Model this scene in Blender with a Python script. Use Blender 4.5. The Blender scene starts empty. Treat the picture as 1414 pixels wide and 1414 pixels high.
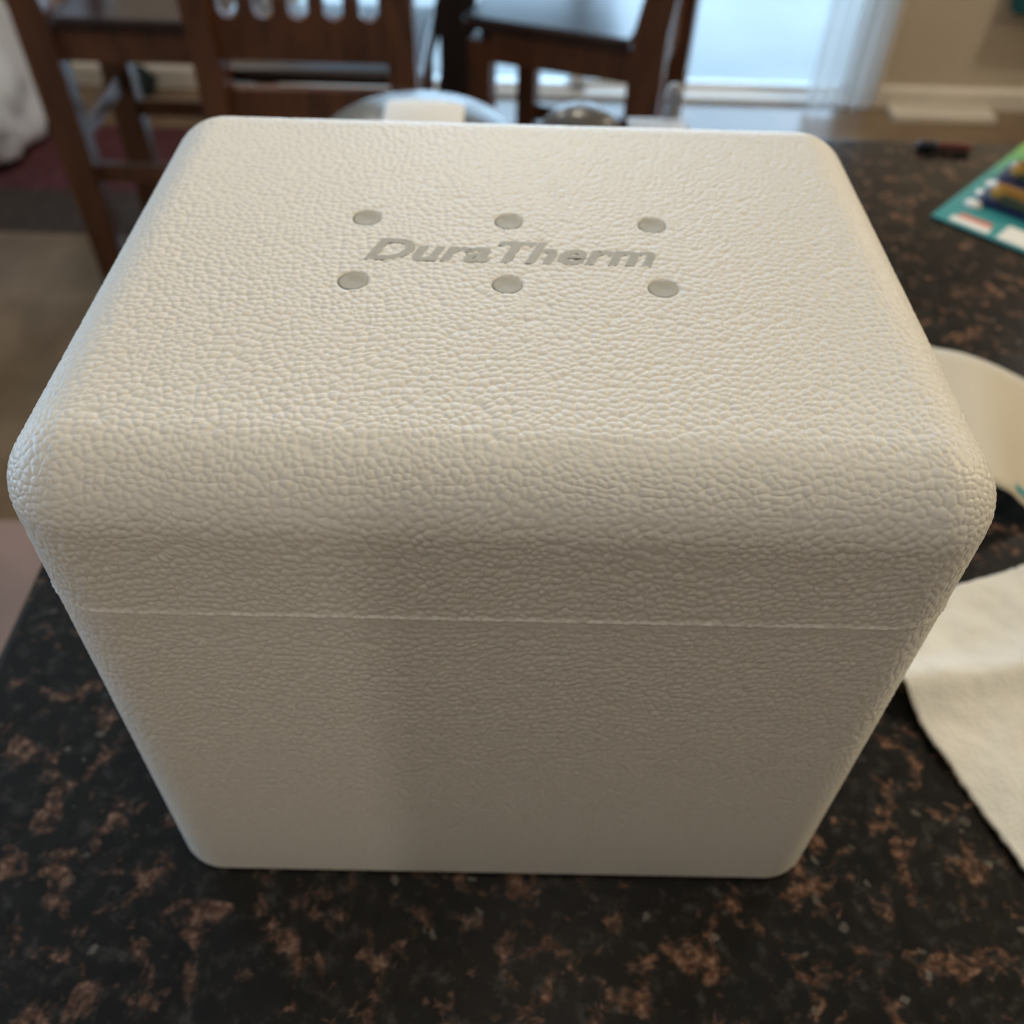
import bpy, bmesh, math, random
import numpy as np
from mathutils import Matrix, Vector, noise

random.seed(7)
SC = bpy.context.scene
COL = SC.collection
PI = math.pi

# ------------------------------------------------------------------ camera
# world frame: x right, y away from the photographer, z up; the foam box stands
# with its front face on y = 0 on a counter whose top is at z = CT
CT = 0.91
F_PX = 1305.0
pitch, yaw, roll = 0.8094, 0.0164, 0.0351
fw = Vector((math.sin(yaw) * math.cos(pitch), math.cos(yaw) * math.cos(pitch), -math.sin(pitch)))
rt = Vector((math.cos(yaw), -math.sin(yaw), 0))
up = rt.cross(fw)
R_ = rt * math.cos(roll) + up * math.sin(roll)
U_ = up * math.cos(roll) - rt * math.sin(roll)
cam = bpy.data.cameras.new('camera')
cam_o = bpy.data.objects.new('camera', cam)
COL.objects.link(cam_o)
M = Matrix.Identity(4)
for i in range(3):
    M[i][0], M[i][1], M[i][2] = R_[i], U_[i], -fw[i]
M[0][3], M[1][3], M[2][3] = -0.0008, -0.183, CT + 0.4402
cam_o.matrix_world = M
cam.sensor_fit = 'HORIZONTAL'
cam.sensor_width = 7.0
cam.lens = F_PX / 1414.0 * 7.0
cam.clip_start = 0.01
cam.clip_end = 100
cam.dof.use_dof = True
cam.dof.focus_distance = 0.277
cam.dof.aperture_fstop = 1.8
SC.camera = cam_o

# ------------------------------------------------------------------ world and lights
SC.view_settings.view_transform = 'Standard'
SC.view_settings.look = 'None'
SC.view_settings.gamma = 1.0
SC.view_settings.use_curve_mapping = False
SC.view_settings.exposure = 0.0

world = bpy.data.worlds.new('world')
SC.world = world
world.use_nodes = True
bg = world.node_tree.nodes['Background']
bg.inputs[0].default_value = (0.52, 0.77, 1.0, 1)      # bright overcast sky
bg.inputs[1].default_value = 6.0


def area(name, loc, target, size, power, col, size_y=None, disk=False, portal=False):
    l = bpy.data.lights.new(name, 'AREA')
    l.shape = 'DISK' if disk else ('RECTANGLE' if size_y else 'SQUARE')
    l.size = size
    if size_y:
        l.size_y = size_y
    l.energy = power
    l.color = col
    o = bpy.data.objects.new(name, l)
    COL.objects.link(o)
    o.location = loc
    d = Vector(target) - Vector(loc)
    o.rotation_euler = d.to_track_quat('-Z', 'Y').to_euler()
    if portal:
        l.cycles.is_portal = True
    return o


# overhead and right-hand ceiling lamps, with added lights out of view
area('added_relief_light', (0.0, 1.80, 2.30), (0.0, 1.2, 0.0), 0.30, 8.2, (1.0, 0.89, 0.73), disk=True)  # added beyond the box to rake the lid and bring out its beads
area('unseen_ceiling_light', (-0.95, 2.45, 2.36), (-1.2, 2.5, 0.0), 0.20, 12, (1.0, 0.95, 0.90), disk=True)  # added to brighten the white bag
area('unseen_ceiling_light', (0.10, -0.10, 2.38), (0.10, -0.10, 0), 0.16, 3.0, (1.0, 0.90, 0.78), disk=True)
area('unseen_ceiling_light', (2.2, 0.55, 2.30), (0.2, 0.3, 1.0), 0.20, 18, (1.0, 0.82, 0.48), disk=True)
area('unseen_ceiling_light', (2.0, 2.2, 2.36), (2.0, 2.3, 0.0), 0.20, 21, (1.0, 0.88, 0.74), disk=True)  # added to brighten the back wall and baseboard
# added soft fill behind the photographer, lifts the box front
area('front_fill_light', (0.9, -1.9, 2.40), (0.9, -1.9, 0), 1.2, 2.8, (1.0, 0.80, 0.62), size_y=0.6)
# small added light behind the photographer, cut by the blocker into a shadow edge
area('shadow_edge_light', (-0.75, -2.3, 1.45), (-0.05, 0, 1.05), 0.03, 2.6, (1.0, 0.88, 0.74), disk=True)
# daylight of the glass door and of the side window
area('door_daylight', (0.24, 2.98, 1.05), (0.24, 0, 1.05), 1.9, 0, (1, 1, 1), size_y=2.0, portal=True)
area('window_daylight', (-2.92, 1.05, 1.5), (0, 1.05, 1.5), 2.6, 0, (1, 1, 1), size_y=1.3, portal=True)


# ------------------------------------------------------------------ helpers
def mat(name, build):
    m = bpy.data.materials.new(name)
    m.use_nodes = True
    nt = m.node_tree
    b = nt.nodes['Principled BSDF']
    build(nt, b)
    return m


def node(nt, kind, **kw):
    n = nt.nodes.new(kind)
    for k, v in kw.items():
        if k.startswith('i_'):
            n.inputs[k[2:].replace('_', ' ')].default_value = v
        else:
            setattr(n, k, v)
    return n


def ramp(nt, src, stops):
    r = nt.nodes.new('ShaderNodeValToRGB')
    els = r.color_ramp.elements
    while len(els) < len(stops):
        els.new(0.5)
    for e, (p, c) in zip(els, stops):
        e.position = p
        e.color = (c[0], c[1], c[2], 1) if not isinstance(c, (int, float)) else (c, c, c, 1)
    nt.links.new(src, r.inputs[0])
    return r


def objcoord(nt, scale=(1, 1, 1)):
    t = nt.nodes.new('ShaderNodeTexCoord')
    mp = nt.nodes.new('ShaderNodeMapping')
    mp.inputs['Scale'].default_value = scale
    nt.links.new(t.outputs['Object'], mp.inputs[0])
    return mp.outputs[0]


def noise_tex(nt, vec, scale, detail=4, rough=0.55, dist=0.0):
    n = nt.nodes.new('ShaderNodeTexNoise')
    n.inputs['Scale'].default_value = scale
    n.inputs['Detail'].default_value = detail
    n.inputs['Roughness'].default_value = rough
    n.inputs['Distortion'].default_value = dist
    nt.links.new(vec, n.inputs['Vector'])
    return n


def mixc(nt, fac, a, b):
    m = nt.nodes.new('ShaderNodeMix')
    m.data_type = 'RGBA'
    for sock, v in ((m.inputs[6], a), (m.inputs[7], b)):
        if isinstance(v, tuple):
            sock.default_value = (v[0], v[1], v[2], 1)
        else:
            nt.links.new(v, sock)
    if isinstance(fac, (int, float)):
        m.inputs[0].default_value = fac
    else:
        nt.links.new(fac, m.inputs[0])
    return m.outputs[2]


def bump(nt, b, h, strength, dist):
    bp = nt.nodes.new('ShaderNodeBump')
    bp.inputs['Strength'].default_value = strength
    bp.inputs['Distance'].default_value = dist
    nt.links.new(h, bp.inputs['Height'])
    nt.links.new(bp.outputs[0], b.inputs['Normal'])


def plain(name, col, rough=0.6, spec=0.5, nscale=None, namt=0.12, bscale=None, bdist=0.0005):
    def f(nt, b):
        v = objcoord(nt)
        b.inputs['Roughness'].default_value = rough
        b.inputs['Specular IOR Level'].default_value = spec
        n = noise_tex(nt, v, nscale or 12.0, 4)
        lo = tuple(c * (1 - namt) for c in col)
        hi = tuple(min(1, c * (1 + namt)) for c in col)
        r = ramp(nt, n.outputs['Fac'], [(0.3, lo), (0.7, hi)])
        nt.links.new(r.outputs[0], b.inputs['Base Color'])
        if bscale:
            nb = noise_tex(nt, v, bscale, 3)
            bump(nt, b, nb.outputs['Fac'], 0.6, bdist)
    return mat(name, f)


def srgb(r, g, b):
    def c(v):
        v /= 255.0
        return v / 12.92 if v <= 0.04045 else ((v + 0.055) / 1.055) ** 2.4
    return (c(r), c(g), c(b))


def obj(name, me, m, parent=None, smooth=False):
    if isinstance(me, bmesh.types.BMesh):
        bm = me
        me = bpy.data.meshes.new(name)
        bmesh.ops.recalc_face_normals(bm, faces=bm.faces)
        bm.to_mesh(me)
        bm.free()
    o = bpy.data.objects.new(name, me)
    if m:
        me.materials.append(m)
    if smooth:
        me.polygons.foreach_set('use_smooth', [True] * len(me.polygons))
    COL.objects.link(o)
    if parent:
        o.parent = parent
    return o


def thing(name, label, cat, loc=(0, 0, 0), rz=0.0, group=None):
    o = bpy.data.objects.new(name, None)
    COL.objects.link(o)
    o.location = loc
    o.rotation_euler = (0, 0, rz)
    o.empty_display_size = 0.05
    return tag(o, label, cat, group)


def tag(o, label, cat, group=None):
    o['label'] = label
    o['category'] = cat
    if group:
        o['group'] = group
    return o


def struct(name, bm, m, parent=None):
    o = obj(name, bm, m, parent)
    if not parent:
        o['kind'] = 'structure'
    return o


def box(bm, x0, x1, y0, y1, z0, z1, bev=0.0, seg=2):
    r = bmesh.ops.create_cube(bm, size=1.0)
    vs = r['verts']
    for v in vs:
        v.co = Vector(((x0 + x1) / 2 + v.co.x * (x1 - x0), (y0 + y1) / 2 + v.co.y * (y1 - y0), (z0 + z1) / 2 + v.co.z * (z1 - z0)))
    if bev:
        es = list({e for v in vs for e in v.link_edges})
        bmesh.ops.bevel(bm, geom=es, offset=bev, segments=seg, affect='EDGES', profile=0.5)
    return bm


def bx(*a, **k):
    return box(bmesh.new(), *a, **k)


def prism(bm, pts, axis, lo, hi):
    """extrude a 2D outline: axis 'y' takes (x,z) points, 'z' takes (x,y), 'x' takes (y,z)"""
    def P(p, t):
        return {'y': (p[0], t, p[1]), 'z': (p[0], p[1], t), 'x': (t, p[0], p[1])}[axis]
    a = [bm.verts.new(P(p, lo)) for p in pts]
    b = [bm.verts.new(P(p, hi)) for p in pts]
    n = len(pts)
    bm.faces.new(a)
    bm.faces.new(b[::-1])
    for i in range(n):
        bm.faces.new((a[i], b[i], b[(i + 1) % n], a[(i + 1) % n]))
    return bm


def lathe(bm, prof, n=40, cx=0, cy=0):
    rings = []
    for r, z in prof:
        if r < 1e-6:
            rings.append([bm.verts.new((cx, cy, z))])
        else:
            rings.append([bm.verts.new((cx + r * math.cos(2 * PI * k / n), cy + r * math.sin(2 * PI * k / n), z)) for k in range(n)])
    for a, b in zip(rings, rings[1:]):
        for k in range(n):
            k2 = (k + 1) % n
            if len(a) == 1 and len(b) == 1:
                continue
            if len(a) == 1:
                bm.faces.new((a[0], b[k], b[k2]))
            elif len(b) == 1:
                bm.faces.new((a[k], b[0], a[k2]))
            else:
                bm.faces.new((a[k], b[k], b[k2], a[k2]))
    return bm


def np_mesh(name, V, Q):
    me = bpy.data.meshes.new(name)
    me.vertices.add(len(V))
    me.vertices.foreach_set('co', V.astype(np.float32).ravel())
    me.loops.add(Q.size)
    me.loops.foreach_set('vertex_index', Q.astype(np.int32).ravel())
    me.polygons.add(len(Q))
    me.polygons.foreach_set('loop_start', (np.arange(len(Q)) * 4).astype(np.int32))
    me.polygons.foreach_set('use_smooth', np.ones(len(Q), bool))
    me.update(calc_edges=True)
    me.validate()
    return me


# ------------------------------------------------------------------ materials
def granite_f(nt, b):
    v = objcoord(nt)
    wob = noise_tex(nt, v, 30, 4)
    vm = nt.nodes.new('ShaderNodeMix')
    vm.data_type = 'VECTOR'
    vm.inputs[0].default_value = 0.022
    nt.links.new(v, vm.inputs[4])
    nt.links.new(wob.outputs['Color'], vm.inputs[5])
    n1 = noise_tex(nt, vm.outputs[1], 62, 8, 0.66, 0.3)
    brown = ramp(nt, n1.outputs['Fac'], [(0.535, 0.0), (0.63, 1.0)])
    n2 = noise_tex(nt, v, 210, 5, 0.7)
    bc = ramp(nt, n2.outputs['Fac'], [(0.34, (0.022, 0.013, 0.010)), (0.5, (0.125, 0.062, 0.038)), (0.66, (0.30, 0.19, 0.135))])
    n3 = noise_tex(nt, v, 120, 6, 0.7)
    dark = ramp(nt, n3.outputs['Fac'], [(0.35, (0.004, 0.004, 0.004)), (0.55, (0.013, 0.012, 0.011)), (0.72, (0.055, 0.052, 0.050))])
    c = mixc(nt, brown.outputs[0], dark.outputs[0], bc.outputs[0])
    vo = nt.nodes.new('ShaderNodeTexVoronoi')
    vo.inputs['Scale'].default_value = 300
    nt.links.new(v, vo.inputs['Vector'])
    sep = nt.nodes.new('ShaderNodeSeparateColor')
    nt.links.new(vo.outputs['Color'], sep.inputs[0])
    fl = ramp(nt, sep.outputs[0], [(0.990, 0.0), (0.996, 0.5)])
    c = mixc(nt, fl.outputs[0], c, (0.22, 0.20, 0.17))
    nt.links.new(c, b.inputs['Base Color'])
    b.inputs['Roughness'].default_value = 0.16
    b.inputs['Specular IOR Level'].default_value = 0.45


M_GRANITE = mat('brown_black_granite', granite_f)


def foam_f(nt, b):
    v = objcoord(nt)
    n = noise_tex(nt, v, 380, 2)
    r = ramp(nt, n.outputs['Fac'], [(0.3, (0.83, 0.805, 0.745)), (0.7, (0.89, 0.865, 0.805))])
    nt.links.new(r.outputs[0], b.inputs['Base Color'])
    b.inputs['Roughness'].default_value = 0.42
    b.inputs['Specular IOR Level'].default_value = 0.5
    n2 = noise_tex(nt, v, 900, 2)
    bump(nt, b, n2.outputs['Fac'], 0.25, 0.0002)


M_FOAM = mat('white_bead_foam', foam_f)
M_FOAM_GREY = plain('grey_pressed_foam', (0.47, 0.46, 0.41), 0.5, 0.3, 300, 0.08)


def wood_f(base, rough):
    def f(nt, b):
        v = objcoord(nt, (14, 14, 1.6))
        n = noise_tex(nt, v, 3.0, 6, 0.6, 1.2)
        lo, hi = tuple(c * 0.45 for c in base), tuple(c * 1.5 for c in base)
        r = ramp(nt, n.outputs['Fac'], [(0.3, lo), (0.7, hi)])
        nt.links.new(r.outputs[0], b.inputs['Base Color'])
        b.inputs['Roughness'].default_value = rough
        b.inputs['Coat Weight'].default_value = 0.35
        b.inputs['Coat Roughness'].default_value = 0.2
    return f


M_WOOD = mat('stained_brown_wood', wood_f((0.105, 0.036, 0.013), 0.38))
M_WOOD_DARK = mat('dark_espresso_wood', wood_f((0.022, 0.010, 0.008), 0.28))


def floor_f(nt, b):
    v = objcoord(nt)
    n = noise_tex(nt, v, 5.0, 5, 0.6, 0.5)
    r = ramp(nt, n.outputs['Fac'], [(0.3, (0.11, 0.070, 0.038)), (0.55, (0.17, 0.112, 0.064)), (0.75, (0.23, 0.155, 0.095))])
    nt.links.new(r.outputs[0], b.inputs['Base Color'])
    b.inputs['Roughness'].default_value = 0.24


M_FLOOR = mat('tan_brown_floor', floor_f)
M_TILE = plain('pinkish_kitchen_tile', (0.27, 0.178, 0.145), 0.5, 0.4, 6, 0.15)
M_WALL = plain('beige_wall_paint', (0.50, 0.42, 0.315), 0.75, 0.3, 3, 0.05, 250, 0.0004)
M_WALL2 = plain('pale_kitchen_paint', (0.70, 0.62, 0.52), 0.75, 0.3, 3, 0.05, 250, 0.0004)
M_CEIL = plain('white_ceiling_paint', (0.75, 0.72, 0.66), 0.85, 0.2, 3, 0.03)
M_TRIM = plain('offwhite_trim_paint', (0.66, 0.60, 0.50), 0.45, 0.4, 8, 0.04)
M_TRIMW = plain('white_door_vinyl', (0.74, 0.74, 0.72), 0.4, 0.4, 8, 0.03)
M_PATIO = plain('pale_patio_concrete', (0.27, 0.275, 0.27), 0.9, 0.2, 1.4, 0.1)
M_CAB = plain('cream_cabinet_paint', (0.50, 0.44, 0.35), 0.5, 0.4, 5, 0.05)
M_MAROON = plain('maroon_rug_pile', (0.085, 0.030, 0.033), 0.95, 0.1, 30, 0.35, 400, 0.002)
M_RUGDK = plain('charcoal_strip', (0.055, 0.042, 0.034), 0.95, 0.1, 30, 0.3, 400, 0.002)
M_BAG = plain('white_bag_plastic', (0.90, 0.90, 0.90), 0.45, 0.5, 4, 0.10, 25, 0.006)
M_DKGREEN = plain('dark_green_fabric', (0.018, 0.026, 0.024), 0.8, 0.3, 20, 0.3)
M_TEAL = plain('teal_fabric', (0.015, 0.10, 0.105), 0.8, 0.3, 20, 0.2)
M_CREAM = plain('cream_card', (0.63, 0.575, 0.475), 0.5, 0.4, 10, 0.03)
M_WHITEP = plain('white_paper', (0.85, 0.84, 0.81), 0.75, 0.2, 10, 0.03)
M_TEALP = plain('teal_print', (0.03, 0.30, 0.34), 0.4, 0.4, 20, 0.05)
M_ORANGE = plain('orange_yellow_plastic', (0.62, 0.30, 0.012), 0.3, 0.5, 20, 0.1)
M_NAVY = plain('navy_plastic', (0.02, 0.035, 0.13), 0.3, 0.5, 20, 0.1)
M_CORAL = plain('coral_print', (0.62, 0.20, 0.14), 0.5, 0.3, 20, 0.08)
M_GREENK = plain('dark_green_plastic', (0.05, 0.085, 0.035), 0.35, 0.5, 20, 0.1)
M_MARKR = plain('maroon_pen_plastic', (0.11, 0.018, 0.016), 0.35, 0.5, 20, 0.1)
M_MARKB = plain('black_blue_pen_plastic', (0.012, 0.014, 0.03), 0.35, 0.5, 20, 0.1)


def towel_f(nt, b):
    v = objcoord(nt)
    n = noise_tex(nt, v, 30, 4)
    r = ramp(nt, n.outputs['Fac'], [(0.3, (0.76, 0.75, 0.70)), (0.7, (0.85, 0.84, 0.80))])
    nt.links.new(r.outputs[0], b.inputs['Base Color'])
    b.inputs['Roughness'].default_value = 0.9
    b.inputs['Specular IOR Level'].default_value = 0.15
    w = nt.nodes.new('ShaderNodeTexVoronoi')
    w.inputs['Scale'].default_value = 520
    nt.links.new(v, w.inputs['Vector'])
    bump(nt, b, w.outputs['Distance'], 0.5, 0.0008)


M_TOWEL = mat('quilted_paper_towel', towel_f)


def cardgrad_f(nt, b):
    t = nt.nodes.new('ShaderNodeTexCoord')
    s = nt.nodes.new('ShaderNodeSeparateXYZ')
    nt.links.new(t.outputs['Object'], s.inputs[0])
    mr = nt.nodes.new('ShaderNodeMapRange')
    mr.inputs[1].default_value = 0.0
    mr.inputs[2].default_value = 0.28
    nt.links.new(s.outputs['Y'], mr.inputs[0])
    r = ramp(nt, mr.outputs[0], [(0.0, (0.035, 0.30, 0.34)), (0.42, (0.055, 0.30, 0.29)), (0.72, (0.17, 0.42, 0.10)), (1.0, (0.25, 0.50, 0.08))])
    nt.links.new(r.outputs[0], b.inputs['Base Color'])
    b.inputs['Roughness'].default_value = 0.35


M_CARDGRAD = mat('teal_to_green_printed_card', cardgrad_f)


def glass_f(col, tint_mix, rough=0.25):
    """thin glass or clear plastic: mostly clear, with a tinted body and mirror reflections that grow at grazing angles"""
    def f(nt, b):
        out = nt.nodes['Material Output']
        nt.nodes.remove(b)
        tr = node(nt, 'ShaderNodeBsdfTransparent')
        tr.inputs[0].default_value = (col[0], col[1], col[2], 1)
        df = node(nt, 'ShaderNodeBsdfDiffuse')
        df.inputs[0].default_value = (col[0] * 0.6, col[1] * 0.6, col[2] * 0.6, 1)
        gl = node(nt, 'ShaderNodeBsdfGlossy')
        gl.inputs['Roughness'].default_value = rough
        fr = node(nt, 'ShaderNodeFresnel')
        fr.inputs[0].default_value = 1.45
        m1 = node(nt, 'ShaderNodeMixShader')
        m1.inputs[0].default_value = tint_mix
        nt.links.new(tr.outputs[0], m1.inputs[1])
        nt.links.new(df.outputs[0], m1.inputs[2])
        m2 = node(nt, 'ShaderNodeMixShader')
        nt.links.new(fr.outputs[0], m2.inputs[0])
        nt.links.new(m1.outputs[0], m2.inputs[1])
        nt.links.new(gl.outputs[0], m2.inputs[2])
        nt.links.new(m2.outputs[0], out.inputs[0])
    return f


M_PANE = mat('window_glass', glass_f((0.97, 0.98, 1.0), 0.0))
M_GLASS = mat('grey_glass', glass_f((0.62, 0.66, 0.66), 0.30))
M_SMOKE = mat('smoky_glass', glass_f((0.55, 0.52, 0.48), 0.35))
M_BUBBLE = mat('clear_blister_film', glass_f((0.97, 0.98, 1.0), 0.02, 0.2))
M_CLEAR = mat('clear_plastic', glass_f((0.93, 0.94, 0.98), 0.40, 0.5))


def sheer_f(nt, b):
    out = nt.nodes['Material Output']
    nt.nodes.remove(b)
    v = objcoord(nt, (1, 1, 0.1))
    n = noise_tex(nt, v, 25, 3)
    r = ramp(nt, n.outputs['Fac'], [(0.3, (0.70, 0.70, 0.70)), (0.7, (0.80, 0.80, 0.79))])
    tl = node(nt, 'ShaderNodeBsdfTranslucent')
    df = node(nt, 'ShaderNodeBsdfDiffuse')
    tr = node(nt, 'ShaderNodeBsdfTransparent')
    nt.links.new(r.outputs[0], tl.inputs[0])
    nt.links.new(r.outputs[0], df.inputs[0])
    a = node(nt, 'ShaderNodeMixShader')
    a.inputs[0].default_value = 0.45
    c = node(nt, 'ShaderNodeMixShader')
    c.inputs[0].default_value = 0.30
    nt.links.new(tl.outputs[0], a.inputs[1])
    nt.links.new(df.outputs[0], a.inputs[2])
    nt.links.new(a.outputs[0], c.inputs[1])
    nt.links.new(tr.outputs[0], c.inputs[2])
    nt.links.new(c.outputs[0], out.inputs[0])


M_SHEER = mat('sheer_white_curtain', sheer_f)

# ------------------------------------------------------------------ the room
X0, X1, Y0, Y1, H = -3.0, 3.2, -3.0, 3.06, 2.45
T = 0.12
struct('floor', bx(X0 - T, X1 + T, 1.05, Y1 + T, -0.10, 0.0), M_FLOOR)
struct('floor_kitchen', bx(X0 - T, X1 + T, Y0 - T, 1.05, -0.10, 0.0), M_TILE)
struct('ceiling', bx(X0 - T, X1 + T, Y0 - T, Y1 + T, H, H + 0.1), M_CEIL)
# back wall with the glass-door opening
DX0, DX1, DZ = -0.78, 1.22, 2.08
bm = bmesh.new()
box(bm, X0 - T, DX0, Y1, Y1 + T, 0, H)
box(bm, DX1, X1 + T, Y1, Y1 + T, 0, H)
box(bm, DX0, DX1, Y1, Y1 + T, DZ, H)
struct('wall_back', bm, M_WALL)
# left wall with a window opening
WY0, WY1, WZ0, WZ1 = -0.30, 2.40, 0.85, 2.15
bm = bmesh.new()
box(bm, X0 - T, X0, Y0, WY0, 0, H)
box(bm, X0 - T, X0, WY1, Y1, 0, H)
box(bm, X0 - T, X0, WY0, WY1, 0, WZ0)
box(bm, X0 - T, X0, WY0, WY1, WZ1, H)
struct('wall_left', bm, M_WALL)
struct('wall_right', bx(X1, X1 + T, Y0, Y1, 0, H), M_WALL)
struct('wall_front', bx(X0 - T, X1 + T, Y0 - T, Y0, 0, H), M_WALL2)
# added blocker out of view, its edge throws the shadow on the box front
struct('wall_shadow_blocker', bx(-0.350, 0.10, -1.10, -1.00, 0, H), M_WALL2)
# baseboard and shoe moulding along the back wall
bm = bmesh.new()
prism(bm, [(Y1, 0), (Y1 - 0.014, 0), (Y1 - 0.014, 0.058), (Y1 - 0.006, 0.070), (Y1, 0.070)], 'x', DX1 + 0.018, X1)
struct('baseboard_back', bm, M_TRIM)
bm = bmesh.new()
prism(bm, [(Y1, 0), (Y1 - 0.014, 0), (Y1 - 0.014, 0.058), (Y1 - 0.006, 0.070), (Y1, 0.070)], 'x', X0, DX0 - 0.06)
struct('baseboard_left', bm, M_TRIM)
# sliding glass door
d1 = thing('door_1', 'white framed sliding glass door in the back wall', 'glass door', (0, 0, 0))
del d1['category'], d1['label']
d1['kind'] = 'structure'
mid = (DX0 + DX1) / 2
bm = bmesh.new()
box(bm, DX0, DX0 + 0.04, Y1 + 0.0, Y1 + T, 0, DZ)
box(bm, DX1 - 0.03, DX1, Y1 + 0.0, Y1 + T, 0, DZ)
box(bm, DX0, DX1, Y1 + 0.0, Y1 + T, DZ - 0.04, DZ)
obj('door_frame', bm, M_TRIMW, d1)
obj('threshold', bx(DX0, DX1, Y1 - 0.01, Y1 + T, 0.0, 0.014, bev=0.003), M_TRIMW, d1)
for xa, xb, yy in ((DX0 + 0.04, mid + 0.03, Y1 + 0.03), (mid - 0.03, DX1 - 0.03, Y1 + 0.07)):
    bm = bmesh.new()
    for a in ((xa, xa + 0.05, 0.014, DZ - 0.04), (xb - 0.05, xb, 0.014, DZ - 0.04), (xa, xb, 0.014, 0.030), (xa, xb, DZ - 0.11, DZ - 0.04)):
        box(bm, a[0], a[1], yy, yy + 0.03, a[2], a[3])
    sash = obj('door_sash', bm, M_TRIMW, d1)
    obj('pane', bx(xa + 0.05, xb - 0.05, yy + 0.012, yy + 0.018, 0.030, DZ - 0.11), M_PANE, sash)
bm = bmesh.new()
box(bm, DX1, DX1 + 0.018, Y1 - 0.016, Y1, 0, DZ + 0.06)
box(bm, DX0 - 0.06, DX0, Y1 - 0.016, Y1, 0, DZ + 0.06)
box(bm, DX0, DX1, Y1 - 0.016, Y1, DZ, DZ + 0.06)
struct('trim_1', bm, M_TRIM)
# side window
w1 = thing('window_1', 'side window', 'window', (0, 0, 0))
del w1['category'], w1['label']
w1['kind'] = 'structure'
bm = bmesh.new()
for a in ((WY0, WY0 + 0.05, WZ0, WZ1), (WY1 - 0.05, WY1, WZ0, WZ1), (WY0, WY1, WZ0, WZ0 + 0.05), (WY0, WY1, WZ1 - 0.05, WZ1), (1.03, 1.07, WZ0, WZ1)):
    box(bm, X0 - 0.08, X0 - 0.03, a[0], a[1], a[2], a[3])
obj('window_frame', bm, M_TRIMW, w1)
obj('pane', bx(X0 - 0.058, X0 - 0.052, WY0 + 0.05, WY1 - 0.05, WZ0 + 0.05, WZ1 - 0.05), M_PANE, w1)
# pale ground outside the door
struct('ground_patio', bx(-8, 8, Y1 + T, 14, -0.12, -0.012), M_PATIO)
# sheer curtain at the right of the door
cu = thing('sheer_curtain', 'pale sheer curtain panel hanging at right side of the glass door', 'curtain', (1.10, Y1 - 0.06, 0))
bm = bmesh.new()
N = 60
prev = None
for k in range(N + 1):
    u = k / N
    x = -0.115 + 0.23 * u
    y = 0.014 * math.sin(u * 2 * PI * 5.5) + 0.006 * math.sin(u * 2 * PI * 2.3 + 1)
    a, b_ = bm.verts.new((x, y, 0.015)), bm.verts.new((x * 0.9, y * 0.8, 2.08))
    if prev:
        bm.faces.new((prev[0], a, b_, prev[1]))
    prev = (a, b_)
obj('fabric_panel', bm, M_SHEER, cu, True)
bm = bmesh.new()
lathe(bm, [(0, -0.2), (0.009, -0.2), (0.009, 0.2), (0, 0.2)], 16)
for v in bm.verts:
    v.co = Vector((v.co.z, v.co.y, v.co.x + 2.085))
obj('curtain_rod', bm, M_TRIMW, cu, True)

# ------------------------------------------------------------------ counter
isl = thing('island_cabinet', 'cream painted island base cabinet under the granite counter', 'cabinet', (0, 0, 0))
obj('body', bx(-0.24, 1.45, -0.06, 0.52, 0.09, CT - 0.03), M_CAB, isl)
obj('toe_kick', bx(-0.20, 1.41, -0.01, 0.48, 0.0, 0.09), M_WOOD_DARK, isl)
for k in range(3):
    xa = -0.22 + k * 0.555
    d = obj('door', bx(xa + 0.01, xa + 0.545, -0.078, -0.06, 0.11, CT - 0.06, bev=0.004), M_CAB, isl)
    obj('knob', lathe(bmesh.new(), [(0, 0), (0.012, 0.004), (0.012, 0.012), (0, 0.016)], 16), M_WOOD_DARK, d, True).matrix_local = Matrix.Translation((xa + 0.50, -0.078, 0.75)) @ Matrix.Rotation(PI / 2, 4, 'X')
cx0, cx1, cy0, cy1 = -0.279, 1.55, -0.13, 0.793
slab = obj('granite_counter', bx(cx0, cx1, cy0, cy1, CT - 0.03, CT, bev=0.006, seg=3), M_GRANITE)
tag(slab, 'polished black and brown speckled granite counter top under the foam box', 'counter')

# ------------------------------------------------------------------ the foam box
BW, BD, BH, ZS, BR = 0.300, 0.2441, 0.2579, 0.1969, 0.0243
STEP = 0.00052
DOTS = [(x, y) for y in (0.1421, 0.0996) for x in (-0.0540, -0.0006, 0.0535)]
CELL = 0.0031


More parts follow.
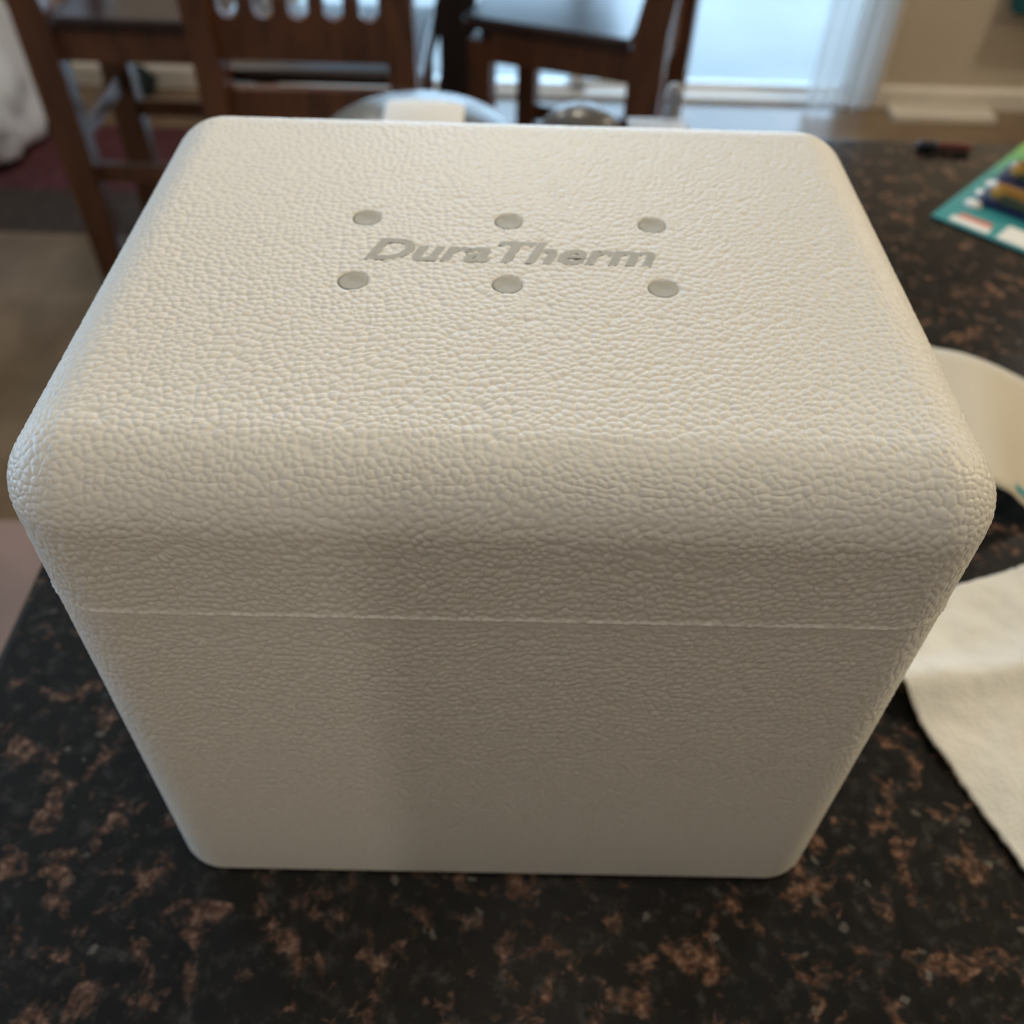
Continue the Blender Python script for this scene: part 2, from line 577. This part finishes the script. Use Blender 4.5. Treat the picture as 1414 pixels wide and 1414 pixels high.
def bead(P):
    """height 0..1 of the pressed-bead relief: one bead per cell, seeded on the surface itself"""
    rng = np.random.default_rng(5)
    def hsh(g, k):
        h = (g[:, 0] * 73856093) ^ (g[:, 1] * 19349663) ^ (g[:, 2] * 83492791) ^ (k * 2654435761)
        h = ((h ^ (h >> 13)) * 1274126177) & 0x7fffffff
        h = ((h ^ (h >> 15)) * 668265263) & 0x7fffffff
        return (h >> 7 & 4095) / 4095.0
    S = P / CELL + np.array((1000.31, 1000.43, 1000.37))
    S = S + 0.9 * np.sin(S[:, [1, 2, 0]] * 0.17 + S[:, [2, 0, 1]] * 0.11) + 0.28 * np.sin(S[:, [2, 0, 1]] * 0.47 + S[:, [1, 2, 0]] * 0.31 + 1.3)
    c = np.floor(S).astype(np.int64)
    tgt = c + 0.07 + 0.86 * np.stack([hsh(c, k) for k in (1, 2, 3)], 1)
    dist = ((S - tgt) ** 2).sum(1)
    key = (c[:, 0] * 4096 + c[:, 1]) * 4096 + c[:, 2]
    o = np.lexsort((dist, key))
    ks, first = np.unique(key[o], return_index=True)
    seeds = S[o][first]
    size = 0.85 + 0.3 * rng.random(len(seeds))
    f1 = np.full(len(S), 9.0)
    f2 = np.full(len(S), 9.0)
    for dx in (-1, 0, 1):
        for dy in (-1, 0, 1):
            for dz in (-1, 0, 1):
                k = ((c[:, 0] + dx) * 4096 + c[:, 1] + dy) * 4096 + c[:, 2] + dz
                p = np.minimum(np.searchsorted(ks, k), len(ks) - 1)
                ok = ks[p] == k
                d = np.where(ok, np.sqrt(((seeds[p] - S) ** 2).sum(1)) / size[p], 9.0)
                m = d < f1
                f2 = np.where(m, f1, np.minimum(f2, d))
                f1 = np.where(m, d, f1)
    e = np.clip((f2 - f1) / 0.5, 0, 1)
    edge = e * (2 - e)
    dome = np.clip(1 - (f1 / 0.95) ** 2, 0, 1)
    return 0.45 * edge + 0.55 * dome


def lattice(zlo, zhi, top):
    """grid over the side walls (and the top) of a rounded box, shared corners welded"""
    nx, ny, nz = int(BW / STEP), int(BD / STEP), int(round((zhi - zlo) / STEP))
    nx -= nx % 4
    def grid(fixed, val, na, nb, sa=1):
        a, b = np.meshgrid(np.arange(0, na + 1, sa), np.arange(nb + 1), indexing='ij')
        na //= sa
        v = np.full_like(a, val)
        L = {0: (v, a, b), 1: (a, v, b), 2: (a, b, v)}[fixed]
        I = np.stack(L, -1).reshape(-1, 3)
        k = np.arange((na + 1) * (nb + 1)).reshape(na + 1, nb + 1)
        q = np.stack((k[:-1, :-1], k[1:, :-1], k[1:, 1:], k[:-1, 1:]), -1).reshape(-1, 4)
        return I, q
    faces = [grid(1, 0, nx, nz) + (False,), grid(1, ny, nx, nz, 4) + (True,), grid(0, 0, ny, nz) + (True,), grid(0, nx, ny, nz) + (False,)]
    if top:
        faces.append(grid(2, nz, nx, ny) + (False,))
    Is, Qs, off = [], [], 0
    for I, q, flip in faces:
        Is.append(I)
        Qs.append((q[:, ::-1] if flip else q) + off)
        off += len(I)
    I = np.concatenate(Is)
    Q = np.concatenate(Qs)
    key = (I[:, 0] * 100000 + I[:, 1]) * 100000 + I[:, 2]
    _, first, inv = np.unique(key, return_index=True, return_inverse=True)
    I = I[first]
    Q = inv.reshape(-1)[Q]
    P = np.stack((-BW / 2 + BW * I[:, 0] / nx, BD * I[:, 1] / ny, zlo + (zhi - zlo) * I[:, 2] / nz), 1)
    C = P.copy()
    C[:, 0] = np.clip(P[:, 0], -BW / 2 + BR, BW / 2 - BR)
    C[:, 1] = np.clip(P[:, 1], BR, BD - BR)
    C[:, 2] = np.minimum(P[:, 2], BH - BR)
    D = P - C
    n = np.linalg.norm(D, axis=1, keepdims=True)
    Nn = D / np.maximum(n, 1e-9)
    return I, Q, C + Nn * BR, Nn, (nx, ny, nz)


cool = thing('foam_cooler', 'white bead-foam cooler box with fitted lid standing on granite counter', 'foam box', (0, 0, CT))
# body
I, Q, P, Nn, (nx, ny, nz) = lattice(0.0, ZS, False)
amp = 0.00066 * (0.40 + 0.55 * np.clip((P[:, 2] - 0.01) / 0.13, 0, 1))
disp = (bead(P) - 0.75) * amp
disp -= 0.0035 * np.clip(1 - P[:, 2] / 0.0035, 0, 1) ** 2          # small foot radius
disp -= 0.0009 * np.clip(1 - (ZS - P[:, 2]) / 0.0012, 0, 1)         # eased edge at the seam
V = P + Nn * disp[:, None]
me = np_mesh('body', V, Q)
bmb = bmesh.new()
bmb.from_mesh(me)
es = [e for e in bmb.edges if len(e.link_faces) == 1]
bmesh.ops.holes_fill(bmb, edges=es, sides=0)
bmb.to_mesh(me)
bmb.free()
obj('body', me, M_FOAM, cool)
# lid
I, Q, P, Nn, (nx, ny, nz) = lattice(ZS + 0.0004, BH, True)
amp = np.where(P[:, 2] > BH - 0.001, 0.00078, 0.00066)
rim = (P[:, 2] < BH - 0.001) & (P[:, 2] > BH - BR)
amp[rim] = 0.00062
amp *= 1 - 0.35 * np.clip((P[:, 1] - 0.08) / 0.12, 0, 1)
disp = (bead(P) - 0.75) * amp
zz = P[:, 2] - ZS
disp += 0.00045 * np.exp(-((zz - 0.0010) / 0.0008) ** 2)              # moulding flash along the lower edge of the lid
topm = P[:, 2] > BH - 1e-5
for (dx, dy) in DOTS:
    d = np.hypot(P[:, 0] - dx, P[:, 1] - dy)
    w = np.clip((0.0060 - d) / 0.0009, 0, 1) * topm
    w = w * w * (3 - 2 * w)
    disp = disp * (1 - w) - 0.0008 * w
# lettering lies in a shallow pressed field
wx = np.clip((0.056 - np.abs(P[:, 0] - 0.0015)) / 0.004, 0, 1)
wy = np.clip((0.0095 - np.abs(P[:, 1] - 0.1200)) / 0.003, 0, 1)
V = P + Nn * disp[:, None]
me = np_mesh('lid', V, Q)
lid = obj('lid', me, M_FOAM, cool)
for dx, dy in DOTS:
    o = obj('round_dimple', lathe(bmesh.new(), [(0, -0.0002), (0.0040, -0.0002), (0.0053, 0.0001), (0.0053, -0.0006), (0, -0.0006)], 28), M_FOAM_GREY, lid, True)
    o.location = (dx, dy, BH - 0.00045)
    o['label'] = 'round smooth grey dimple'
# pressed lettering
cu_ = bpy.data.curves.new('lettering', 'FONT')
cu_.body = 'DuraTherm'
cu_.size = 0.0205
cu_.shear = 0.32
cu_.offset = 0.0006
cu_.extrude = 0.0004
cu_.space_character = 1.0
to = bpy.data.objects.new('tmp_text', cu_)
COL.objects.link(to)
dg = bpy.context.evaluated_depsgraph_get()
tme = bpy.data.meshes.new_from_object(to.evaluated_get(dg))
bpy.data.objects.remove(to)
co = np.array([v.co[:] for v in tme.vertices])
sx = 0.1045 / (co[:, 0].max() - co[:, 0].min())
sy = 0.0145 / (co[:, 1].max() - co[:, 1].min())
tme.transform(Matrix.Translation((-0.0517, 0.1128, BH - 0.00023)) @ Matrix.Diagonal((sx, sy, 1, 1)) @ Matrix.Translation((-co[:, 0].min(), -co[:, 1].min(), 0)))
lt = obj('lettering', tme, M_FOAM_GREY, lid)
lt['label'] = 'pressed grey slanted lettering reading DuraTherm'

# ------------------------------------------------------------------ things on the counter
# paper towel
pt_c = Vector((0.200, 0.150))
e1, e2 = Vector((0.93, 0.368)).normalized(), Vector((0.34, -0.94)).normalized()
n1_, n2_ = 130, 170
L1, L2 = 0.19, 0.27


def towel_z(u, v):
    x, y = u * L1, v * L2
    z = 0.0045
    z += 0.0060 * noise.noise(Vector((x * 13, y * 13, 3.1))) + 0.0020 * noise.noise(Vector((x * 42, y * 42, 1.7))) + 0.0006 * noise.noise(Vector((x * 120, y * 120, 9.7)))
    ridge = 0.050 + 0.20 * x
    z += 0.0075 * math.exp(-((y - ridge) / 0.012) ** 2)
    z += 0.004 * math.exp(-((y - ridge) / 0.05) ** 2)
    return max(z, 0.0030)


bm = bmesh.new()
tp, bt = [], []
for i in range(n1_ + 1):
    ra, rb = [], []
    for j in range(n2_ + 1):
        u, v = i / n1_, j / n2_
        eb = 0.0010 * noise.noise(Vector((v * 60, 0, 0))) if i == 0 else 0
        ec = 0.0010 * noise.noise(Vector((u * 60, 5, 0))) if j in (0, n2_) else 0
        p = pt_c + e1 * (u * L1 + eb) + e2 * (v * L2 + ec)
        z = towel_z(u, v)
        ra.append(bm.verts.new((p.x, p.y, CT + z)))
        rb.append(bm.verts.new((p.x, p.y, CT + max(0.0006, z - 0.0028))))
    tp.append(ra)
    bt.append(rb)
for i in range(n1_):
    for j in range(n2_):
        bm.faces.new((tp[i][j], tp[i + 1][j], tp[i + 1][j + 1], tp[i][j + 1]))
        bm.faces.new((bt[i][j], bt[i][j + 1], bt[i + 1][j + 1], bt[i + 1][j]))
for i in range(n1_):
    for j in (0, n2_):
        bm.faces.new((tp[i][j], bt[i][j], bt[i + 1][j], tp[i + 1][j]))
for j in range(n2_):
    for i in (0, n1_):
        bm.faces.new((tp[i][j], tp[i][j + 1], bt[i][j + 1], bt[i][j]))
tag(obj('paper_towel', bm, M_TOWEL, None, True), 'folded white quilted paper towel lying on granite right of the foam box', 'paper towel')

# curled cream sheet
upc = [(0.270, 0.402, 0.028), (0.292, 0.3925, 0.0295), (0.3122, 0.3842, 0.030), (0.3315, 0.3802, 0.029), (0.3544, 0.3748, 0.024), (0.3805, 0.3707, 0.014), (0.4081, 0.3648, 0.0045), (0.44, 0.358, 0.0015), (0.50, 0.345, 0.0015)]
loc_ = [(0.262, 0.263, 0.028), (0.279, 0.257, 0.0295), (0.2955, 0.2505, 0.030), (0.3088, 0.2412, 0.030), (0.3193, 0.2391, 0.026), (0.3312, 0.2391, 0.016), (0.3479, 0.2367, 0.005), (0.385, 0.230, 0.0015), (0.455, 0.217, 0.0015)]


def cat(pts, t):
    n = len(pts) - 1
    k = min(int(t * n), n - 1)
    f = t * n - k
    P_ = [Vector(pts[max(0, min(n, k + d))]) for d in (-1, 0, 1, 2)]
    return 0.5 * ((2 * P_[1]) + (P_[2] - P_[0]) * f + (2 * P_[0] - 5 * P_[1] + 4 * P_[2] - P_[3]) * f * f + (3 * P_[1] - P_[0] - 3 * P_[2] + P_[3]) * f ** 3)


cs = thing('cream_sheet', 'plain cream card sheet with curled edge between blister pack and paper towel', 'card', (0, 0, CT))
bm = bmesh.new()
rows = []
NA, NB = 40, 12
for i in range(NA + 1):
    a, b_ = cat(upc, i / NA), cat(loc_, i / NA)
    rows.append([(bm.verts.new(a.lerp(b_, j / NB)), bm.verts.new(a.lerp(b_, j / NB) - Vector((0, 0, 0.0007)))) for j in range(NB + 1)])
for i in range(NA):
    for j in range(NB):
        A, B_, C_, D_ = rows[i][j], rows[i + 1][j], rows[i + 1][j + 1], rows[i][j + 1]
        bm.faces.new((A[0], B_[0], C_[0], D_[0]))
        bm.faces.new((D_[1], C_[1], B_[1], A[1]))
        if j == 0:
            bm.faces.new((A[0], A[1], B_[1], B_[0]))
        if j == NB - 1:
            bm.faces.new((D_[0], C_[0], C_[1], D_[1]))
        if i == 0:
            bm.faces.new((A[0], D_[0], D_[1], A[1]))
        if i == NA - 1:
            bm.faces.new((B_[0], B_[1], C_[1], C_[0]))
obj('sheet', bm, M_CREAM, cs, True)
bm = bmesh.new()
for i0 in range(6):
    q = []
    for i, t in ((i0, 0.90), (i0 + 1, 0.90), (i0 + 1, 0.955), (i0, 0.955)):
        u = 0.565 + i * 0.02
        q.append(bm.verts.new(cat(upc, u).lerp(cat(loc_, u), t) + Vector((0, 0, 0.0006))))
    bm.faces.new(q)
m_ = obj('printed_mark', bm, M_TEALP, cs)
m_['label'] = 'small teal printed mark'

# blister pack
ang = math.atan2(-0.679, 0.734)
bp = thing('blister_pack', 'teal and green blister card holding orange and navy sticks on the counter', 'blister pack', (0.394, 0.630, CT + 0.001), ang)
obj('backing_card', bx(0, 0.20, 0, 0.28, 0, 0.0012), M_CARDGRAD, bp)
bm = bmesh.new()
prism(bm, [(0.015, 0.113), (0.026, 0.105), (0.17, 0.105), (0.185, 0.115), (0.185, 0.255), (0.17, 0.265), (0.045, 0.265), (0.020, 0.200)], 'z', 0.0012, 0.0018)
obj('white_panel', bm, M_WHITEP, bp)
for k, y in enumerate((0.047, 0.0725, 0.098)):
    bm = lathe(bmesh.new(), [(0, 0.0012), (0.0085, 0.0012), (0.0078, 0.0035), (0.004, 0.0048), (0, 0.005)], 20, 0.0195 - 0.001 * k, y)
    obj('white_dot', bm, M_WHITEP, bp, True)


def capsule(bm, x0, x1, y, z, r, sq=1.0, n=18):
    prof = [(r * math.sin(t * PI / 2 / 6), x0 + r - r * math.cos(t * PI / 2 / 6)) for t in range(7)]
    prof += [(r * math.cos(t * PI / 2 / 6), x1 - r + r * math.sin(t * PI / 2 / 6)) for t in range(7)]
    s = len(bm.verts)
    lathe(bm, prof, n)
    bm.verts.ensure_lookup_table()
    for v in list(bm.verts)[s:]:
        a, b_, c = v.co
        v.co = Vector((c, y + a, z + b_ * sq))
    return bm


for k, (xa, y) in enumerate(((0.024, 0.0665), (0.019, 0.124))):
    bm = bmesh.new()
    box(bm, xa - 0.006, xa + 0.150, y - 0.0145, y + 0.0145, 0.0012, 0.0065, bev=0.0048, seg=3)
    tray = obj('navy_tray', bm, M_NAVY, bp, True)
    st = obj('orange_stick', capsule(bmesh.new(), xa, xa + 0.135, y + 0.002, 0.0115, 0.0075), M_ORANGE, bp, True)
    obj('green_grip', capsule(bmesh.new(), xa + 0.012, xa + 0.060, y - 0.0075, 0.0095, 0.0045), M_GREENK, st, True)
    bm = bmesh.new()
    capsule(bm, xa - 0.004, xa + 0.146, y, 0.008, 0.0140, 0.95)
    for v in bm.verts:
        v.co.z = max(v.co.z, 0.0014)
    obj('clear_bubble', bm, M_BUBBLE, bp, True)
obj('white_label', bx(0.015, 0.052, 0.0045, 0.0150, 0.0012, 0.0017), M_WHITEP, bp)
obj('coral_stripe', bx(0.019, 0.050, 0.0150, 0.0240, 0.0012, 0.0017), M_CORAL, bp)
obj('white_block', bx(0.061, 0.120, 0.004, 0.033, 0.0012, 0.0018), M_WHITEP, bp)

# marker pen near the far counter edge
mk = thing('marker_pen', 'maroon marker pen with dark cap lying near the far counter edge', 'pen', (0.4465, 0.7675, CT + 0.0050), math.radians(-3))
obj('barrel', capsule(bmesh.new(), -0.008, 0.030, 0, 0, 0.0042), M_MARKR, mk, True)
obj('cap', capsule(bmesh.new(), -0.028, -0.004, 0, 0, 0.0047), M_MARKB, mk, True)

# glass lid, card, bowl, vial and container behind the foam box
gl = thing('glass_lid', 'grey clear glass pot lid behind the foam box', 'glass lid', (-0.085, 0.675, CT))
prof = [(0.112, 0.001), (0.113, 0.004), (0.110, 0.012)]
for k in range(1, 13):
    t = k / 12
    prof.append((0.110 * math.cos(t * PI / 2), 0.012 + 0.058 * math.sin(t * PI / 2)))
obj('dome', lathe(bmesh.new(), prof, 56), M_GLASS, gl, True)
bm = lathe(bmesh.new(), [(0.110, 0.0), (0.116, 0.0), (0.117, 0.004), (0.113, 0.006), (0.109, 0.004), (0.110, 0.0)], 56)
obj('rim', bm, M_CLEAR, gl, True)
bm = bmesh.new()
g = []
for i in range(17):
    row = []
    for j in range(13):
        lx, ly = -0.030 + 0.072 * i / 16, -0.045 + 0.058 * j / 12
        rr = min(0.999, math.hypot(lx, ly) / 0.110)
        z = 0.012 + 0.058 * math.sqrt(1 - rr * rr) + 0.0022 + 0.0008 * noise.noise(Vector((lx * 40, ly * 40, 2)))
        row.append((bm.verts.new((lx, ly, z)), bm.verts.new((lx, ly, z - 0.0008))))
    g.append(row)
for i in range(16):
    for j in range(12):
        A, B_, C_, D_ = g[i][j], g[i + 1][j], g[i + 1][j + 1], g[i][j + 1]
        bm.faces.new((A[0], B_[0], C_[0], D_[0]))
        bm.faces.new((D_[1], C_[1], B_[1], A[1]))
        for c_, p_, q_ in ((j == 0, A, B_), (j == 11, D_, C_), (i == 0, A, D_), (i == 15, B_, C_)):
            if c_:
                bm.faces.new((p_[0], p_[1], q_[1], q_[0]))
fc = obj('paper_slip', bm, M_WHITEP, None, True)
fc.location = (-0.085, 0.675, CT)
tag(fc, 'white paper slip lying on the glass lid behind the foam box', 'paper')
sb = thing('smoky_bowl', 'smoky brown glass bowl turned upside down behind the foam box', 'bowl', (0.068, 0.725, CT))
prof = [(0.046, 0.001), (0.047, 0.003)]
for k in range(1, 11):
    t = k / 10
    prof.append((0.046 * math.cos(t * PI / 2) ** 0.8 if t < 1 else 0.0, 0.003 + 0.051 * math.sin(t * PI / 2)))
obj('bowl_shell', lathe(bmesh.new(), prof, 40), M_SMOKE, sb, True)
obj('rim', lathe(bmesh.new(), [(0.045, 0.0), (0.0485, 0.0), (0.0485, 0.004), (0.046, 0.005), (0.045, 0.0)], 40), M_SMOKE, sb, True)
vi = thing('clear_vial', 'slim clear vial with rounded cap standing behind the foam box', 'vial', (0.1560, 0.735, CT))
obj('tube', lathe(bmesh.new(), [(0, 0), (0.0085, 0), (0.0085, 0.050), (0.0065, 0.054), (0.0065, 0.057), (0, 0.057)], 24), M_CLEAR, vi, True)
obj('cap', lathe(bmesh.new(), [(0.0, 0.0565), (0.0085, 0.0565), (0.0088, 0.066), (0.0065, 0.0715), (0.003, 0.0735), (0, 0.0738)], 24), M_CLEAR, vi, True)
pc = thing('clear_container', 'small clear plastic container behind the foam box beside the vial', 'container', (0.136, 0.675, CT))
obj('tub', bx(-0.026, 0.026, -0.018, 0.018, 0, 0.052, bev=0.005, seg=3), M_CLEAR, pc, True)
obj('lid', bx(-0.028, 0.028, -0.020, 0.020, 0.0525, 0.0585, bev=0.002), M_CLEAR, pc, True)


# ------------------------------------------------------------------ stools and table
def beam(bm, a, b_, wx, wy):
    """rectangular bar from a to b with half sizes wx, wy"""
    a, b_ = Vector(a), Vector(b_)
    vs = []
    for p in (a, b_):
        for sx_, sy_ in ((-1, -1), (1, -1), (1, 1), (-1, 1)):
            vs.append(bm.verts.new((p.x + sx_ * wx, p.y + sy_ * wy, p.z)))
    for f in ((0, 1, 2, 3), (7, 6, 5, 4), (0, 4, 5, 1), (1, 5, 6, 2), (2, 6, 7, 3), (3, 7, 4, 0)):
        bm.faces.new([vs[k] for k in f])
    return bm


def bevel_all(bm, off):
    bmesh.ops.bevel(bm, geom=list(bm.edges), offset=off, segments=2, affect='EDGES', profile=0.5)
    return bm


def yb(z):      # rake of the back above the seat
    return -0.19 - max(0.0, z - 0.66) * 0.16


def make_stool(label):
    t = thing('counter_stool', label, 'stool', group='wooden counter stools around the dining table')
    for s in (-1, 1):
        bm = bmesh.new()
        prof = [(-0.215, 0.0), (-0.150, 0.0), (-0.153, 0.55), (-0.156, 0.66), (yb(1.06) + 0.022, 1.06), (yb(1.06) - 0.022, 1.06), (-0.224, 0.66), (-0.222, 0.50)]
        prism(bm, prof, 'x', s * 0.1715 - 0.0235, s * 0.1715 + 0.0235)
        obj('rear_post', bevel_all(bm, 0.003), M_WOOD, t)
        obj('front_leg', bevel_all(bx(s * 0.170 - 0.024, s * 0.170 + 0.024, 0.145, 0.193, 0, 0.600), 0.003), M_WOOD, t)
        obj('side_apron', bx(s * 0.172 - 0.012, s * 0.172 + 0.012, -0.152, 0.145, 0.555, 0.618), M_WOOD, t)
        obj('side_stretcher', bx(s * 0.171 - 0.011, s * 0.171 + 0.011, -0.152, 0.147, 0.290, 0.330, bev=0.002), M_WOOD, t)
    obj('rear_apron', bx(-0.149, 0.149, -0.200, -0.176, 0.540, 0.628), M_WOOD, t)
    obj('front_apron', bx(-0.147, 0.147, 0.160, 0.182, 0.555, 0.618), M_WOOD, t)
    obj('front_stretcher', bx(-0.147, 0.147, 0.158, 0.182, 0.180, 0.225, bev=0.002), M_WOOD, t)
    obj('rear_stretcher', bx(-0.149, 0.149, -0.196, -0.172, 0.360, 0.400, bev=0.002), M_WOOD, t)
    obj('seat', bx(-0.198, 0.198, -0.150, 0.205, 0.618, 0.645, bev=0.008, seg=3), M_WOOD_DARK, t)
    # lower back rail with round-bottomed slots between the slats
    n, wslot = 5, 0.034
    pitch_ = 0.298 / n
    ol = [(-0.149, 0.680), (0.149, 0.680), (0.149, 0.790)]
    xs = [(-0.149 + pitch_ * (k + 0.5)) for k in range(n)]
    for xc in reversed(xs):
        ol.append((xc + wslot / 2, 0.790))
        for j in range(0, 9):
            a = j / 8 * PI
            ol.append((xc + wslot / 2 * math.cos(a), 0.772 - wslot / 2 * math.sin(a)))
        ol.append((xc - wslot / 2, 0.790))
    ol.append((-0.149, 0.790))
    bm = bmesh.new()
    prism(bm, ol, 'y', -0.011, 0.011)
    for v in bm.verts:
        v.co.y += yb(v.co.z)
    obj('lower_rail', bm, M_WOOD, t)
    bm = bx(-0.149, 0.149, -0.012, 0.012, 0.985, 1.055)
    for v in bm.verts:
        v.co.y += yb(v.co.z)
    obj('top_rail', bm, M_WOOD, t)
    edges = [-0.149] + xs + [0.149]
    for k in range(n + 1):
        lo = -0.149 if k == 0 else xs[k - 1] + wslot / 2
        hi = 0.149 if k == n else xs[k] - wslot / 2
        bm = bx(lo, hi, -0.009, 0.009, 0.791, 0.984)
        for v in bm.verts:
            v.co.y += yb(v.co.z)
        obj('slat', bm, M_WOOD, t)
    return t


def copy_tree(o, parent=None):
    c = o.copy()
    COL.objects.link(c)
    if parent:
        c.parent = parent
    for ch in list(o.children):
        copy_tree(ch, c)
    return c


s0 = make_stool('brown wooden counter stool seen from behind, slatted back towards the counter')
s0.location = (-0.364, 1.745, 0)
for lab, loc, rz in (('brown wooden counter stool turned sideways at the left, beside the white bag', (-0.775, 2.012, 0.002), -PI / 2),
                     ('brown wooden counter stool with glossy dark seat in front of glass door', (0.150, 2.02, 0), math.radians(72))):
    c = copy_tree(s0)
    c.location = loc
    c.rotation_euler = (0, 0, rz)
    c['label'] = lab

tb = thing('dining_table', 'dark wooden counter-height dining table, only its post and braces showing', 'table', (-0.135, 2.30, 0))
obj('table_top', bx(-0.42, 0.42, -0.44, 0.50, 0.885, 0.925, bev=0.006), M_WOOD_DARK, tb)
obj('post', bevel_all(bx(-0.045, 0.045, -0.045, 0.045, 0.06, 0.86), 0.004), M_WOOD_DARK, tb)
obj('top_cleat', bx(-0.30, 0.30, -0.05, 0.05, 0.86, 0.885), M_WOOD_DARK, tb)
obj('foot_beam', bevel_all(bx(-0.05, 0.05, -0.34, 0.34, 0.0, 0.06), 0.004), M_WOOD_DARK, tb)
for dx_, dy_ in ((-0.24, -0.10), (-0.10, 0.26)):
    obj('brace', beam(bmesh.new(), (dx_ * 0.9, dy_ * 0.9, 0.03), (dx_ * 0.1 + 0.02, dy_ * 0.1, 0.64), 0.017, 0.017), M_WOOD_DARK, tb)
    obj('brace_foot', bevel_all(bx(dx_ * 0.9 - 0.03, dx_ * 0.9 + 0.03, dy_ * 0.9 - 0.03, dy_ * 0.9 + 0.03, 0, 0.03), 0.003), M_WOOD_DARK, tb)

# ------------------------------------------------------------------ things on the floor and the wall
rg = thing('maroon_rug', 'maroon floor rug with charcoal border under the left stools', 'rug', (0, 0, 0))
obj('pile', bx(-2.40, -0.60, 2.33, 2.745, 0.0, 0.002), M_MAROON, rg)
obj('strip', bx(-2.40, -0.60, 2.10, 2.33, 0.0, 0.002), M_RUGDK, rg)  # darker strip along the near edge of the maroon

bm = bmesh.new()
bmesh.ops.create_cube(bm, size=1.0)
bmesh.ops.subdivide_edges(bm, edges=list(bm.edges), cuts=17, use_grid_fill=True)
for v in bm.verts:
    p = v.co * 2
    p8 = (abs(p.x) ** 8 + abs(p.y) ** 8 + abs(p.z) ** 8) ** (1 / 8)
    q = p / p8
    w = q + 0.09 * Vector(noise.noise_vector(q * 2.2)) + 0.05 * Vector(noise.noise_vector(q * 5))
    fold = 0.05 * math.sin(w.z * 5 + w.x * 3)
    v.co = Vector((w.x * 0.27, w.y * (0.25 + fold * 0.2), max(0.0, 0.31 + w.z * 0.31)))
    k = 1 - 0.42 * (v.co.z / 0.62)
    v.co.x *= k
    v.co.y *= k
bag = obj('white_bag', bm, M_BAG, None, True)
bag.location = (-1.68, 2.62, 0.002)
tag(bag, 'bulky white plastic bag standing on floor at left beside the stool', 'bag')

bm = bmesh.new()
bmesh.ops.create_uvsphere(bm, u_segments=24, v_segments=14, radius=1.0)
for v in bm.verts:
    n_ = noise.noise(v.co * 2.0)
    v.co = Vector((v.co.x * 0.085 * (1 + 0.2 * n_), v.co.y * 0.06, max(0, 0.045 + v.co.z * 0.06 * (1 + 0.25 * n_))))
db = obj('dark_pouch', bm, M_DKGREEN, None, True)
db.location = (-1.25, 2.96, 0.0)
tag(db, 'small dark green cloth pouch on floor against the back wall', 'pouch')

tt = thing('teal_bag', 'teal cloth bag hanging low on the beige wall right of the door', 'bag', (1.76, Y1 - 0.045, 0.318))
bm = bx(-0.20, 0.20, -0.035, 0.035, 0.0, 0.36, bev=0.02, seg=3)
for v in bm.verts:
    v.co.y *= 1 - 0.6 * (v.co.z / 0.36)
obj('bag_body', bm, M_TEAL, tt, True)
bm = bmesh.new()
pts = [(-0.10, 0.34), (-0.09, 0.48), (-0.04, 0.58), (0.04, 0.58), (0.09, 0.48), (0.10, 0.34)]
pin = [(x * 0.82, z - 0.012 if abs(x) < 0.095 else z) for x, z in pts]
prism(bm, pts + pin[::-1], 'y', -0.004, 0.004)
obj('strap', bm, M_TEAL, tt)
bm = bmesh.new()
lathe(bm, [(0, 0), (0.012, 0), (0.012, 0.03), (0.016, 0.034), (0, 0.036)], 16)
for v in bm.verts:
    v.co = Vector((v.co.x, 0.042 - v.co.z, 0.568 + v.co.y))
obj('wall_hook', bm, M_TRIMW, tt, True)

fv = thing('floor_vent', 'long off-white floor register in front of the baseboard', 'floor vent', (1.445, 2.99, 0.0))
bm = bmesh.new()
box(bm, -0.17, 0.17, -0.045, -0.030, 0, 0.018)
box(bm, -0.17, 0.17, 0.030, 0.045, 0, 0.018)
box(bm, -0.17, -0.155, -0.030, 0.030, 0, 0.018)
box(bm, 0.155, 0.17, -0.030, 0.030, 0, 0.018)
obj('frame', bm, M_TRIM, fv)
for k in range(4):
    y = -0.0225 + k * 0.015
    obj('louver', bx(-0.155, 0.155, y - 0.005, y + 0.005, 0.002, 0.015), M_TRIM, fv)
